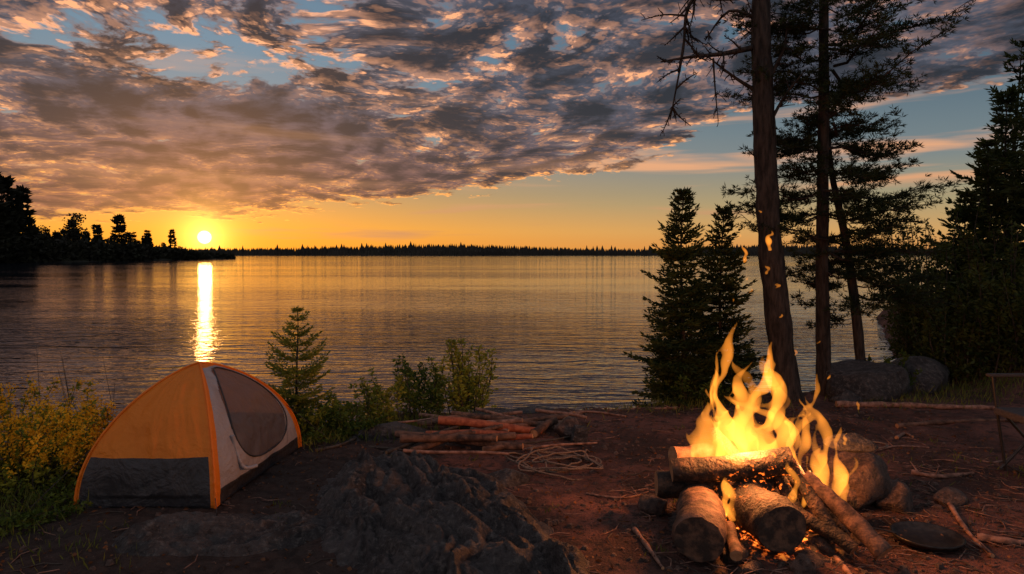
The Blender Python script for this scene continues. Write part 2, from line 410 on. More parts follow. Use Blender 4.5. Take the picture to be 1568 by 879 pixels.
# ---------------------------------------------------------------- trees
def spruce(name,x,y,h,rad,seed,mneedle,z0=None,whorls=40,dens=1.0,nl=.055,nw=.016,start=.06,droop=.18,lean=(0,0),mb=None,tr=.012,sides=7,power=.85,base_min=0.0,irr=.0):
    rr=random.Random(seed); rng=np.random.default_rng(seed)
    own=mb is None; mb=mb or MB()
    if z0 is None: z0=gh(x,y)-.05
    def tp(s): return Vector((x+lean[0]*s*h+.01*h*math.sin(s*5+seed),y+lean[1]*s*h,z0+s*h))
    mb.tube([tp(i/10) for i in range(11)],[max(.003,h*tr*(1-i/10)**.8+.002) for i in range(11)],sides,0)
    B=[];D=[]
    for wv in range(whorls):
        s=start+(1-start)*(wv+rr.random()*.6)/whorls
        if s>.985: continue
        Lb=rad*((1-s)/(1-start))**power*rr.uniform(.75-irr,1.1+irr)+rad*.05
        if s<.22: Lb*=.75+base_min+s
        nb=max(3,int(6*dens*rr.uniform(.8,1.2)))
        a0=rr.uniform(0,6.28)
        for k in range(nb):
            if rr.random()<.06+irr*.5: continue
            az_=a0+k*6.283/nb+rr.uniform(-.35,.35); L=Lb*rr.uniform(.6-irr*.5,1.12+irr*.5)
            dh=Vector((math.cos(az_),math.sin(az_),0)); up=.35*s-droop*(1-s)
            p0=tp(s)
            def bp(q): return p0+dh*L*q+Vector((0,0,L*(up*q*1.6-.28*q+.38*q*q)))
            mb.tube([bp(0),bp(.5),bp(1)],[max(.0015,h*.0022),h*.0014,h*.0006],3,0)
            nt=max(4,int(L/(nl*.55)))
            for j in range(nt):
                q=(j+.7)/nt; c=bp(q); tl=L*.42*(1-q)**.8+nl*.6
                dirb=(bp(min(1,q+.05))-bp(q-.05)).normalized()
                for sd in(-1,1):
                    sidev=dirb.cross(Vector((0,0,1))).normalized()*sd
                    td=(dirb*.75+sidev+Vector((0,0,rr.uniform(-.25,.15)))).normalized()
                    m_=max(2,int(tl/(nl*.42)))
                    for e in range(m_):
                        pt=c+td*tl*e/m_
                        B.append(pt); D.append(td*1.0+sidev*rr.uniform(-.7,.7)+Vector((rr.uniform(-.4,.4),rr.uniform(-.4,.4),rr.uniform(-.35,.55))))
                B.append(c); D.append(dirb+Vector((0,0,.4)))
    B.append(tp(.97)); D.append(Vector((0,0,1)))
    B=np.array([tuple(b) for b in B]); D=norm(np.array([tuple(b) for b in D]))
    mb.diamonds(B,D,nl*rng.uniform(.7,1.4,len(B)),nw*rng.uniform(.7,1.4,len(B)),1,rng)
    if own: return mb.build(name,[M_bark,mneedle],False)

spruce('spruce_tree',2.34,9.35,2.95,.68,1,M_spruce,whorls=38,dens=1.2,nl=.07,nw=.026,start=.02,base_min=.25,irr=.17,power=.72)
spruce('spruce_tree',3.00,9.75,2.70,.62,2,M_spruce,whorls=34,dens=1.1,nl=.07,nw=.026,start=.03,base_min=.25,irr=.20,power=.7)
spruce('spruce_sapling',-2.42,7.65,1.54,.52,3,M_sap,whorls=15,dens=.9,nl=.045,nw=.016,start=.06,droop=-.12,tr=.011,irr=.2)
# right side stand
for i,(a,b,h_,r_) in enumerate([(9.15,12.0,5.45,1.0),(8.75,12.6,3.7,.9),(9.5,13.2,4.7,1.2),(8.35,12.6,2.9,.95),(10.6,14.5,6.0,1.4),(8.9,11.3,2.9,1.0),(9.9,12.4,4.2,1.2)]):
    spruce('spruce_tree',a,b,h_,r_,30+i,M_spruce,whorls=24,dens=1.0,nl=.12,nw=.045,start=.03,base_min=.3,irr=.35)

# dead pine with bare branches
def pp(px,py,Y=9.4): return Vector(((px-784)/1045*Y,Y,2+(388-py)/1045*Y))
dm=MB(); rr=random.Random(4)
tr_=[pp(1212,625),pp(1203,560),pp(1192,480),pp(1180,390),pp(1172,290),pp(1166,190),pp(1160,90),pp(1158,0),pp(1152,-120),pp(1150,-250),pp(1152,-380)]
def catm(pts,n=6):
    o=[]; P_=[pts[0]]+pts+[pts[-1]]
    for i in range(1,len(P_)-2):
        for j in range(n):
            q=j/n; a,b,c,d_=P_[i-1],P_[i],P_[i+1],P_[i+2]
            o.append(.5*((2*b)+(c-a)*q+(2*a-5*b+4*c-d_)*q*q+(3*b-a-3*c+d_)*q**3))
    o.append(pts[-1]); return o
tp_=catm(tr_); nr=len(tp_)
dm.tube(tp_,[(.27*(1-i/nr)**.40*(1 if i>4 else 1+.10*(4-i))*.64+.010) for i in range(nr)],20,0,rough=.16)
def bare(mb,pts,r,depth,rr,jit=.04):
    pts=catm([p+Vector((rr.uniform(-jit,jit),rr.uniform(-jit,jit),rr.uniform(-jit,jit))) if 0<i else p for i,p in enumerate(pts)],4)
    n=len(pts); mb.tube(pts,[max(.005,r*(1-.85*i/n)) for i in range(n)],5,0)
    if depth<=0: return
    L=sum((pts[i+1]-pts[i]).length for i in range(n-1))
    for k in range(int(6+L*8)):
        i=rr.randint(max(1,n//6),n-2); p=pts[i]; tg=(pts[i+1]-pts[i]).normalized()
        dv=(tg*rr.uniform(.4,1)+Vector((rr.uniform(-1,1),rr.uniform(-.8,.8),rr.uniform(-1,.9)))).normalized()
        l=L*rr.uniform(.1,.33)*(1-.5*i/n)
        e=Vector((rr.uniform(-.3,.3),rr.uniform(-.3,.3),rr.uniform(-.4,.3)))
        bare(mb,[p,p+dv*l*.5+e*l*.2,p+(dv+e).normalized()*l],r*.38,depth-1,rr,.012)
def off(p,dy): return p+Vector((0,dy,0))
bare(dm,[pp(1150,77),off(pp(1100,90),-.1),off(pp(1050,98),-.2),off(pp(998,110),-.3)],.045,2,rr)
bare(dm,[pp(1155,-20),off(pp(1100,-30),.1),off(pp(1055,5),.2),off(pp(1047,80),.3),off(pp(1032,178),.3)],.045,2,rr)
bare(dm,[pp(1158,145),pp(1125,122),pp(1090,94)],.035,1,rr)
bare(dm,[off(pp(1084,97),-.1),off(pp(1086,145),-.1),off(pp(1093,190),-.1)],.016,1,rr,.02)
bare(dm,[pp(1155,36),pp(1110,26),off(pp(1075,60),.1)],.03,2,rr)
bare(dm,[pp(1172,125),pp(1195,86),pp(1200,38)],.035,1,rr)
bare(dm,[pp(1168,205),off(pp(1190,155),-.1),off(pp(1215,115),-.2)],.03,1,rr)
bare(dm,[pp(1155,0),pp(1120,-40),pp(1080,-60)],.04,2,rr)
bare(dm,[pp(1165,250),off(pp(1140,235),-.1)],.02,1,rr)
dm.build('dead_pine_tree',[M_bark])

def pine(name,trunk,r0,seed,zr,Lf,nb,gap=None,tuft=.085,ntuft=1.0,fork=None):
    rr=random.Random(seed); rng=np.random.default_rng(seed); mb=MB()
    tp=catm(trunk,6); n=len(tp)
    mb.tube(tp,[max(.008,r0*(1-i/n)**.5) for i in range(n)],12,0,rough=.12)
    B=[];D=[]
    for k in range(nb):
        zz=zr[0]+(zr[1]-zr[0])*((k+rr.random())/nb)
        p=min(tp,key=lambda q:abs(q.z-zz)); L=Lf(zz)*rr.uniform(.45,1.15)
        az_=rr.uniform(0,6.28)
        if rr.random()<.5: az_=rr.choice([0,math.pi])+rr.uniform(-.6,.6)
        if math.cos(az_)<-.3: L*=.78
        dh=Vector((math.cos(az_),math.sin(az_),0)); up=rr.uniform(-.15,.25)
        ph=rr.uniform(0,6)
        def bp(q): return p+dh*L*q+dh.cross(Vector((0,0,1)))*(.10*L*math.sin(q*4+ph))+Vector((0,0,L*(up*q-.25*q+.22*q*q+.04*math.sin(q*9+ph))))
        mb.tube([bp(i/6) for i in range(7)],[max(.004,.013*L*(1-i/7)) for i in range(7)],5,0)
        ns=int(7+L*10)
        for j in range(ns):
            q=.15+.85*(j+rr.random())/ns; c=bp(min(1,q))
            sd=rr.choice([-1,1]); sv=dh.cross(Vector((0,0,1)))*sd
            sl=L*.34*(1.15-q)*rr.uniform(.5,1.3)+.06
            dv=(dh*rr.uniform(.3,1.1)+sv*rr.uniform(.3,1)+Vector((0,0,rr.uniform(-.25,.45)))).normalized()
            e=c+dv*sl; mb.tube([c,e],[.005,.002],3,0)
            nt=max(2,int(sl/.05*ntuft))
            for u in range(nt):
                tpnt=c+dv*sl*((u+1)/nt)+Vector((rr.gauss(0,.025),rr.gauss(0,.025),rr.gauss(0,.022)))
                m_=9
                nd=rng.normal(size=(m_,3)); nd[:,2]=nd[:,2]*.7+.35; nd+=np.array(tuple(dv))*.8
                B.append(np.repeat(np.array([tuple(tpnt)]),m_,0)); D.append(nd)
    B=np.concatenate(B);D=norm(np.concatenate(D))
    mb.diamonds(B,D,tuft*rng.uniform(.7,1.2,len(B)),.013,1,rng)
    mb.build(name,[M_bark,M_pine],False)
Yp=9.75
def LF(z): return interp(z,[(1.2,1.0),(2.0,1.4),(3.0,1.75),(4.2,1.8),(5.2,1.5),(6.2,1.2),(8,.5)])
pine('pine_tree',[pp(1266,615,Yp),pp(1262,500,Yp),pp(1258,390,Yp),pp(1256,200,Yp),pp(1253,50,Yp),pp(1250,-100,Yp),pp(1252,-300,Yp)],.105,51,(1.5,7.0),LF,94)
pine('pine_tree',[pp(1322,560,10.1),pp(1308,450,10.1),pp(1290,350,10.1),pp(1270,265,10.1),pp(1262,180,10.1)],.075,52,(1.0,3.9),lambda z:1.25,34)

# distant peninsula forest
df=MB()
sp=[]
for i in range(190):
    yy=R.uniform(150,312); dx=R.random()
    xx=-134-dx*45*sstep(yy,325,240)-2
    hm=interp(yy,[(150,19),(195,16),(225,13),(262,10.5),(280,7),(290,3.3),(320,2)])
    hh=hm*R.uniform(.45,.95)
    sp.append((xx,yy,hh))
for px,Y,top in [(40,190,20),(10,180,22),(115,213,15.5),(183,235,15.5),(150,228,12),(265,272,11.5),(228,262,11),(205,250,10),(-8,176,23),(25,184,18)]:
    sp.append(((px-784)/1045*Y,Y,top))
for i,(a,b,h_) in enumerate(sp):
    if R.random()<.72 or h_<5 or i in (190,191,198,199):
        spruce('',a,b,h_,h_*R.uniform(.13,.22),100+i,None,z0=WL,whorls=14,dens=.7,nl=h_*.085,nw=h_*.045,start=.04,mb=df,tr=.01,sides=4,irr=.2)
    else:
        rr2=random.Random(i); rng2=np.random.default_rng(i)
        df.tube([(a,b,WL),(a+.3,b,h_*.5),(a,b,h_*.95)],[.2,.15,.05],4,0)
        Bc=[]
        for c in range(15):
            cz=h_*rr2.uniform(.35,.96); rad_=h_*.13*(1.25-abs(cz/h_-.7)*2); an=rr2.uniform(0,6.28)
            cc=np.array([a+rad_*math.cos(an),b+rad_*math.sin(an),cz])
            Bc.append(cc+rng2.normal(size=(34,3))*np.array([.065,.065,.028])*h_)
        Bc=np.concatenate(Bc); df.diamonds(Bc,norm(rng2.normal(size=Bc.shape)),h_*.055,h_*.038,1,rng2)
rngd=np.random.default_rng(9); n=14000
yy=rngd.uniform(140,322,n); xx=-131-rngd.random(n)**2*30*np.clip((330-yy)/60,.1,1); hh=np.interp(yy,[140,220,260,290,322],[8,7,5.5,3,1.2])*(.75+.25*np.sin(yy*.9)*np.sin(yy*.37))
bb=np.column_stack([xx,yy,WL+rngd.random(n)*hh]); df.diamonds(bb,norm(rngd.normal(size=(n,3))+np.array([0,0,.5])),1.7,1.1,1,rngd)
df.build('distant_forest',[M_far,M_far],False)
pl=MB(); V=[];F=[]
for i,yv in enumerate(range(120,336,8)):
    wd=60*sstep(yv,334,250)+2
    V+= [(-130+2*math.sin(yv*.13),yv,WL-.5),(-133+2*math.sin(yv*.13),yv,WL+.8),(-140-wd*.3,yv,WL+1.8*sstep(yv,334,290)+.3),(-145-wd*2,yv,WL+1.0)]
for i in range(len(V)//4-1):
    for k in range(3): F.append((i*4+k,i*4+k+1,i*4+4+k+1,i*4+4+k))
pl.add(V,F,0); pl.build('peninsula_terrain',[M_far])
# far shore
fsn=MB(); V=[];F=[]
XS=list(range(-1200,1500,20))
def fh(x): return 4.5+6*mn.noise(Vector((x*.004,0,4)))+6*math.exp(-((x+110)/130)**2)+2*sstep(x,200,600)
for xx_ in XS: V+=[(xx_,880+10*mn.noise(Vector((xx_*.01,1,1))),WL-.3),(xx_,900,WL+1),(xx_,960,fh(xx_)),(xx_,1200,fh(xx_)*1.1)]
for i in range(len(XS)-1):
    for k in range(3): F.append((i*4+k,i*4+4+k,i*4+4+k+1,i*4+k+1))
fsn.add(V,F,0)
for row,Yr in enumerate((890,915,945,975)):
    xq=-1150.
    while xq<1400:
        xq+=R.uniform(1.2,3.6)
        if abs(xq)>900 and R.random()<.5: continue
        h_=R.uniform(5.5,8.5)*(1.5 if R.random()<.05 else 1); r_=h_*R.uniform(.22,.38); zb=(fh(xq)-1)*[0,.35,.8,1][row]
        V=[(xq+r_*math.cos(k*1.2566),Yr+r_*math.sin(k*1.2566),zb) for k in range(5)]+[(xq,Yr,zb+h_)]
        fsn.add(V,[(k,(k+1)%5,5) for k in range(5)],0)
M_far2=simple('far_forest_haze_tint',(.012,.014,.012),(.03,.03,.024),.02,bs=0)  # distance haze is put into the treeline colour
fsn.build('far_shore_treeline',[M_far2],False)

# ---------------------------------------------------------------- shrubs
def shrub(name,x,y,h,rad,seed,ml,stems=10,leaf=.05,nleaf=60,spread=.5,flowers=None,z0=None,narrow=.5,bare_f=.25):
    rr=random.Random(seed); rng=np.random.default_rng(seed); mb=MB(); z0=gh(x,y)-.03 if z0 is None else z0
    B=[];D=[];FB=[]
    for k in range(stems):
        an=rr.uniform(0,6.28); rs=rad*spread*math.sqrt(rr.random())
        p0=Vector((x+rs*math.cos(an),y+rs*math.sin(an),z0)); hh=h*rr.uniform(.55,1.0)
        out_=Vector((math.cos(an),math.sin(an),0))*rad*rr.uniform(.1,.8)
        pt=[p0+out_*(q**1.4)+Vector((.03*math.sin(q*6+k),.03*math.cos(q*5+k),hh*q)) for q in [i/6 for i in range(7)]]
        mb.tube(pt,[max(.002,.008*h*(1-i/7)+.0015) for i in range(7)],4,0)
        for j in range(nleaf):
            q=bare_f+(1-bare_f)*rr.random(); i=min(5,int(q*6)); c=pt[i].lerp(pt[i+1],q*6-i)
            l=rad*narrow*(1.1-q)*rr.uniform(.1,1); a2=rr.uniform(0,6.28)
            dv=Vector((math.cos(a2),math.sin(a2),rr.uniform(0,.8))).normalized(); c2=c+dv*l
            if j%4==0: mb.tube([c,c2],[.002,.001],3,0)
            for e in range(3):
                B.append(tuple(c+dv*l*rr.uniform(.4,1.05))); D.append(tuple(dv+Vector((rr.gauss(0,.7),rr.gauss(0,.7),rr.gauss(0,.6)))))
        if flowers and rr.random()<flowers:
            for top,sg,nf in ((pt[-1],1,50),(pt[-2]+Vector((rr.gauss(0,.05),-.05,0)),.9,34),(pt[-3]+Vector((rr.gauss(0,.06),-.08,0)),.8,22)):
                for j in range(nf): FB.append((top.x+rr.gauss(0,.03)*sg,top.y+rr.gauss(0,.03)*sg,top.z+rr.uniform(-.12,.04)*sg))
    B=np.array(B);D=norm(np.array(D))
    mb.diamonds(B,D,leaf*rng.uniform(.6,1.3,len(B)),leaf*.5*rng.uniform(.7,1.2,len(B)),1,rng)
    if FB:
        FB=np.array(FB); mb.diamonds(FB,norm(rng.normal(size=FB.shape)),.026,.020,2,rng)
    return mb.build(name,[M_dead,ml,M_gold],False)
shrub('deciduous_shrub',-.50,8.75,1.25,.40,61,M_leaf,14,.06,50,.5,narrow=.6)
shrub('deciduous_shrub',-.80,8.85,.98,.34,62,M_leaf,11,.06,42,.5)
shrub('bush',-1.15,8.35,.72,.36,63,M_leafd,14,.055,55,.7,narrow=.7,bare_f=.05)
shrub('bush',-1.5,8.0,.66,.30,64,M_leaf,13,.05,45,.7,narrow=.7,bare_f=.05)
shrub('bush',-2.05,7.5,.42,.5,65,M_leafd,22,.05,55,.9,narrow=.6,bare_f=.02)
shrub('bush',-2.45,7.45,.50,.4,66,M_leaf,18,.05,50,.9,narrow=.6,bare_f=.02)
shrub('goldenrod_bush',-3.98,5.75,.70,.38,67,M_leaf,48,.045,34,1.0,flowers=.95,narrow=.25,bare_f=.05)
shrub('goldenrod_bush',-4.45,6.0,.84,.50,68,M_leaf,56,.045,34,1.0,flowers=.95,narrow=.25,bare_f=.05)
shrub('bush',-3.7,5.1,.20,.4,69,M_leafd,22,.04,26,.95,narrow=.5,bare_f=.02)
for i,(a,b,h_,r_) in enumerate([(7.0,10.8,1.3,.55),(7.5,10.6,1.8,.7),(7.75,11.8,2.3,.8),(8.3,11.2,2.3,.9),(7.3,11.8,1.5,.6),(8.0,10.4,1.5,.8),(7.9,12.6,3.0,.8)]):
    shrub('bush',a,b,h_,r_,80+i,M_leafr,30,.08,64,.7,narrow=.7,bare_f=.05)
shrub('bush',5.55,9.95,.62,.3,90,M_leafd,14,.05,30,.7,narrow=.6)
shrub('bush',2.5,9.3,.45,.5,91,M_leafd,20,.05,40,.9,narrow=.6,bare_f=.03)
# tall dry stems left of tent
ds=MB()
for i in range(9):
    a=R.uniform(-4.75,-3.9); b=R.uniform(6.5,7.1); h_=R.uniform(.6,1.15)
    ds.tube([(a,b,gh(a,b)-.1),(a+.03,b,h_*.5),(a+R.uniform(-.08,.08),b,h_)],[.004,.003,.0015],4,0)
ds.build('dry_stems',[M_dead])
# grass
gm=MB(); B=[];D=[];L=[]
def grass(cx,cy,sx,sy,n,h):
    for i in range(n):
        a=R.gauss(cx,sx); b=R.gauss(cy,sy)
        B.append((a,b,gh(a,b)-.01)); D.append((R.gauss(0,.4),R.gauss(0,.4),1)); L.append(h*R.uniform(.5,1.2))
grass(-3.75,4.6,.2,.4,500,.13); grass(-4.2,5.3,.3,.3,500,.18); grass(-2.3,7.4,.6,.25,900,.18); grass(-1.2,7.9,.7,.25,800,.16)
grass(2.2,8.9,.6,.25,500,.14); grass(5.6,9.2,.6,.3,400,.12); grass(6.8,9.8,.5,.4,500,.2); grass(4.0,6.4,.5,.4,60,.08); grass(-3.0,4.4,.3,.2,90,.1)
for i in range(45): grass(R.uniform(-3,5),R.uniform(4.2,8.7),.05,.05,9,.07)
rngg=np.random.default_rng(1); gm.diamonds(np.array(B),norm(np.array(D)),np.array(L),.009,0,rngg); gm.build('grass',[M_grass],False)

# ---------------------------------------------------------------- tent
tent=empty('dome_tent')
def fabric(name,c1,c2,tr,trcol=None,alpha=0):
    m,tt,b=mat(name); p=pos(tt); n=tt.noise(p,5,5,.55,.4)
    c=tt.mix(n,c1,c2); tt.l.new(c,b.inputs['Base Color']); b.inputs['Roughness'].default_value=.50
    b.inputs['Specular IOR Level'].default_value=.4
    bump(tt,b,n,.9,.06)
    t_=tt.node('ShaderNodeBsdfTranslucent'); tt.l.new(c,t_.inputs[0])
    mx=tt.node('ShaderNodeMixShader'); mx.inputs[0].default_value=tr
    tt.l.new(b.outputs[0],mx.inputs[1]); tt.l.new(t_.outputs[0],mx.inputs[2]); last=mx.outputs[0]
    if alpha:
        tp2=tt.node('ShaderNodeBsdfTransparent'); m2=tt.node('ShaderNodeMixShader'); m2.inputs[0].default_value=alpha
        tt.l.new(last,m2.inputs[1]); tt.l.new(tp2.outputs[0],m2.inputs[2]); last=m2.outputs[0]
    tt.l.new(last,tt.n['Material Output'].inputs[0]); return m
T_or=fabric('orange_nylon',(.84,.23,.014),(.96,.30,.024),.40)
T_dk=fabric('dark_grey_nylon',(.020,.022,.026),(.04,.04,.046),.1)
T_lt=fabric('light_grey_nylon',(.32,.31,.33),(.42,.405,.42),.25)
T_me=fabric('mosquito_mesh',(.13,.12,.13),(.18,.16,.17),.2,alpha=.30)
cL=Vector((-3.38,5.20,0));cF=Vector((-2.27,5.14,0));cR=Vector((-2.18,6.95,0));cB=Vector((-3.32,7.05,0))
for c in(cL,cF,cR,cB): c.z=gh(c.x,c.y)+.01
AP=(cL+cF+cR+cB)/4; HT=1.03
AP2=Vector((AP.x+.02,AP.y-.08,0))
def leg(c,s):
    th=s*math.pi/2
    r=math.cos(th)**1.5
    return Vector((AP2.x+(c.x-AP2.x)*r,AP2.y+(c.y-AP2.y)*r,c.z*(1-s)+HT*math.sin(th)**.97))
def panel(name,A,B_,fn,n=84):
    V=[]
    outn=((A+B_)/2-AP2); outn.z=0; outn.normalize()
    for j in range(n+1):
        s=j/n; a=leg(A,s); b=leg(B_,s)
        for i in range(n+1):
            u=i/n; p=a.lerp(b,u)
            bow=math.sin(math.pi*u)
            p+=outn*bow*(.055*math.sin(math.pi*min(1,s*1.1)))
            p+=outn*(.014*mn.noise(Vector((u*3,s*9,A.x)))+.020*mn.noise(Vector((u*9+s*3,s*3,A.y)))+.007*mn.noise(Vector((u*22+s*9,s*7,A.y))))*bow**.5
            if s<.05: p+=outn*bow*-.02
            V.append(tuple(p))
    mb=MB(); faces={}
    for j in range(n):
        for i in range(n):
            k=fn((i+.5)/n,(j+.5)/n); faces.setdefault(k,[]).append((j*(n+1)+i,j*(n+1)+i+1,(j+1)*(n+1)+i+1,(j+1)*(n+1)+i))
    mb.v=V; mb.n=len(V)
    for k,fl in faces.items(): mb.f+=fl; mb.mi+=[k]*len(fl)
    return mb.build(name,[T_or,T_dk,T_lt,T_me],True,tent)
def f_side(u,s):
    if u<.018 or u>.965: return 0
    return 1 if s<.235 else 0
def inD(u,s):
    du=(u-.55)/.36; ds_=(s-.42)/(.38 if s>.42 else .31)
    return abs(du)**2.6+abs(ds_)**2.6<1
def f_front(u,s):
    if inD(u,s): return 3
    if u<.05 or u>.965 or s>.83: return 0
    if s<.07: return 1
    return 2
panel('side_panel',cL,cF,f_side,110); panel('door_panel',cF,cR,f_front,110); panel('rear_panel',cR,cB,f_side,40); panel('far_side_panel',cB,cL,f_side,40)
fl=MB(); fl.add([tuple(c+Vector((0,0,.015))) for c in(cL,cF,cR,cB)],[(0,1,2,3)],0); fl.build('floor',[T_dk],False,tent)
po=MB()
for a,b in((cL,cR),(cF,cB)):
    pts=[leg(a,i/24) for i in range(25)]+[leg(b,1-i/24) for i in range(1,25)]
    pts=[p+(p-Vector((AP2.x,AP2.y,.2))).normalized()*.006 for p in pts]
    po.tube(pts,[.010]*len(pts),8,0)
po.build('pole_sleeves',[T_or],True,tent)
zp=MB(); pts=[]
outn=((cF+cR)/2-AP2); outn.z=0; outn.normalize()
for i in range(61):
    a=i/60*6.2832; ca,sa=math.cos(a),math.sin(a)
    u=.55+.36*math.copysign(abs(ca)**(2/2.6),ca); s=.42+(.38 if sa>0 else .31)*math.copysign(abs(sa)**(2/2.6),sa)
    p=leg(cF,s).lerp(leg(cR,s),u)+outn*(math.sin(math.pi*u)*.055*math.sin(math.pi*min(1,s*1.1))+.012); pts.append(p)
zp.tube(pts,[.007]*len(pts),6,0); zp.build('door_zip',[T_dk],True,tent)
fp=MB()
a=leg(cF,.12).lerp(leg(cR,.12),.22)+outn*.05; b=leg(cF,.30).lerp(leg(cR,.30),.16)+outn*.05
fp.tube(catm([a+Vector((.07,.1,-.02)),a,a.lerp(b,.5)+Vector((-.02,0,.02)),b]),[.016]*19,8,0); fp.build('door_flap_roll',[T_lt],True,tent)
gl=MB(); stakes=MB()
for c,o in((cL,Vector((-.28,-.15,0))),(cF,Vector((.12,-.25,0))),(cR,Vector((.3,.05,0)))):
    e=c+o; e.z=gh(e.x,e.y)
    gl.tube([leg(c,.30) if c is not cF else leg(c,.05),e+Vector((0,0,.05))],[.003,.003],4,0)
    stakes.tube([e+Vector((0,0,-.05)),e+Vector((0,0,.08))],[.006,.006],6,0)
gl.build('guy_lines',[T_dk],True,tent); stakes.build('stakes',[M_frame],True,tent)
rb=MB(); rb.tube(catm([Vector((-2.9,6.0,.13)),Vector((-2.75,6.3,.15)),Vector((-2.7,6.7,.13))],5),[.10]*11,12,0,rough=.25); rb.build('sleeping_bag',[T_lt],True,tent)

# ---------------------------------------------------------------- logs & wood
def logmesh(p0,p1,r0,r1,mats,name,parent=None,rough=.12,sides=26,bend=.02,seed=0):
    p0=Vector(p0);p1=Vector(p1); mb=MB(); n=18; side=(p1-p0).cross(Vector((0,0,1))).normalized()
    pts=[p0.lerp(p1,i/n)+side*bend*math.sin(i/n*3.14+seed)+Vector((0,0,bend*.5*math.sin(i/n*5+seed))) for i in range(n+1)]
    mb.tube(pts,[(r0+(r1-r0)*i/n)*(.93 if i in(0,n) else 1) for i in range(n+1)],sides,0,1,rough=rough)
    return mb.build(name,mats,True,parent)
camp=empty('campfire')
def charmat():
    m,tt,b=mat('charred_bark'); p=pos(tt); n=tt.noise(p,9,7,.65); n2=tt.noise(p,26,4,.6)
    c=tt.mix(tt.smooth(n,.46,.68),(.008,.006,.005),(.085,.046,.028)); tt.l.new(c,b.inputs['Base Color'])
    b.inputs['Roughness'].default_value=.8
    # embers glow in the cracks nearest the flames
    dd=tt.vm('LENGTH',tt.vm('SUBTRACT',p,(1.82,4.92,.38)))
    near=tt.smooth(dd,.45,.12); e=tt.m('MULTIPLY',tt.smooth(n2,.58,.68),near)
    b.inputs['Emission Color'].default_value=(1,.16,.015,1)
    tt.l.new(tt.m('MULTIPLY',e,2.5),b.inputs['Emission Strength']); bump(tt,b,tt.m('ADD',n2,n),1,.03); return m
M_char=charmat()
def endmat():
    m,tt,b=mat('log_end_grain'); p=pos(tt)
    n=tt.noise(p,12,5,.6)
    c=tt.mix(tt.smooth(n,.35,.6),(.13,.072,.045),(.025,.017,.014))
    tt.l.new(c,b.inputs['Base Color']); b.inputs['Roughness'].default_value=.85; bump(tt,b,n,.8,.02); return m
M_end=endmat()
LG=[((1.19,4.28,.17),(1.36,4.90,.20),.165,.15,M_wood,M_end),
    ((1.74,4.36,.19),(1.72,4.92,.22),.175,.16,M_char,M_end),
    ((1.17,4.95,.40),(2.02,4.86,.50),.085,.10,M_char,M_cut),
    ((1.24,5.20,.44),(1.66,5.25,.46),.075,.07,M_wood,M_cut),
    ((2.08,4.80,.42),(2.42,4.33,.06),.055,.065,M_wood,M_cut),
    ((1.98,4.95,.55),(2.20,4.50,.08),.045,.05,M_char,M_cut),
    ((1.55,5.25,.62),(1.95,4.75,.18),.05,.055,M_char,M_cut),
    ((2.18,5.25,.45),(1.75,4.8,.25),.055,.06,M_char,M_cut),
    ((1.08,5.05,.27),(1.6,5.0,.28),.10,.11,M_char,M_cut),
    ((2.05,5.05,.20),(2.55,5.00,.15),.09,.08,M_char,M_cut),
    ((1.45,4.70,.10),(1.62,5.1,.42),.045,.05,M_char,M_char),
    ((2.05,4.62,.12),(1.9,5.05,.45),.05,.045,M_char,M_char),
    ((2.30,4.62,.07),(2.02,5.0,.38),.04,.045,M_char,M_cut),
    ((2.25,4.40,.05),(1.95,4.70,.22),.05,.05,M_char,M_cut),
    ((1.42,4.30,.05),(1.52,4.62,.12),.04,.045,M_wood,M_cut)]
for i,(a,b,r0,r1,m1,m2) in enumerate(LG): logmesh(a,b,r0,r1,[m1,m2],'log_%d'%(i+1),camp,.16,seed=i)
for i,(a,b,zz,s_,sd) in enumerate([(1.5,4.45,.02,(.13,.1,.07),1),(1.95,4.42,.02,(.14,.1,.06),2),(2.12,4.6,.04,(.13,.12,.09),3),(1.55,4.28,.0,(.12,.09,.05),4),(2.42,4.95,.05,(.15,.12,.10),5),(2.48,4.75,.03,(.10,.09,.08),6),(2.30,4.85,.05,(.12,.12,.1),7),(1.1,5.2,.05,(.14,.12,.09),9),(1.75,5.6,.05,(.2,.14,.12),10),(2.2,5.5,.06,(.2,.14,.13),11),(1.83,4.22,.02,(.10,.08,.09),12)]):
    rock('fire_stone_%d'%(i+1),(a,b,gh(a,b)+zz),s_,40+sd,M_rockw,sd,3,camp)
rock('hearth_stone_1',(2.74,5.45,.13),(.36,.24,.33),61,M_rockw,.3,4,camp)
rock('hearth_stone_2',(2.66,5.30,.50),(.21,.14,.085),64,M_rock,.1,4,camp)
rock('hearth_stone_3',(3.02,5.4,.03),(.24,.18,.18),63,M_rockw,.9,4,camp)
def embmat():
    m,tt,b=mat('glowing_embers'); p=pos(tt); n=tt.noise(p,16,6,.65)
    b.inputs['Base Color'].default_value=(.02,.015,.012,1); f=tt.smooth(n,.50,.64)
    dd=tt.vm('LENGTH',tt.vm('SUBTRACT',p,(1.82,4.88,.1))); near=tt.smooth(dd,.60,.1)
    tt.l.new(tt.mix(f,(1,.07,.005),(1,.26,.03)),b.inputs['Emission Color'])
    tt.l.new(tt.m('MULTIPLY',tt.m('MULTIPLY',f,near),5.0),b.inputs['Emission Strength']); bump(tt,b,n,1,.03); return m
eb=MB(); V=[];n=60
for j in range(n+1):
    for i in range(n+1):
        a=1.82+(i/n-.5)*1.5; b=4.92+(j/n-.5)*1.3; q=math.hypot((a-1.82)/.75,(b-4.92)/.65)
        V.append((a,b,gh(a,b)-.03+.16*max(0,1-q**1.6)*(1+.6*mn.noise(Vector((a*12,b*12,0))))))
F=[(j*(n+1)+i,j*(n+1)+i+1,(j+1)*(n+1)+i+1,(j+1)*(n+1)+i) for j in range(n) for i in range(n)]
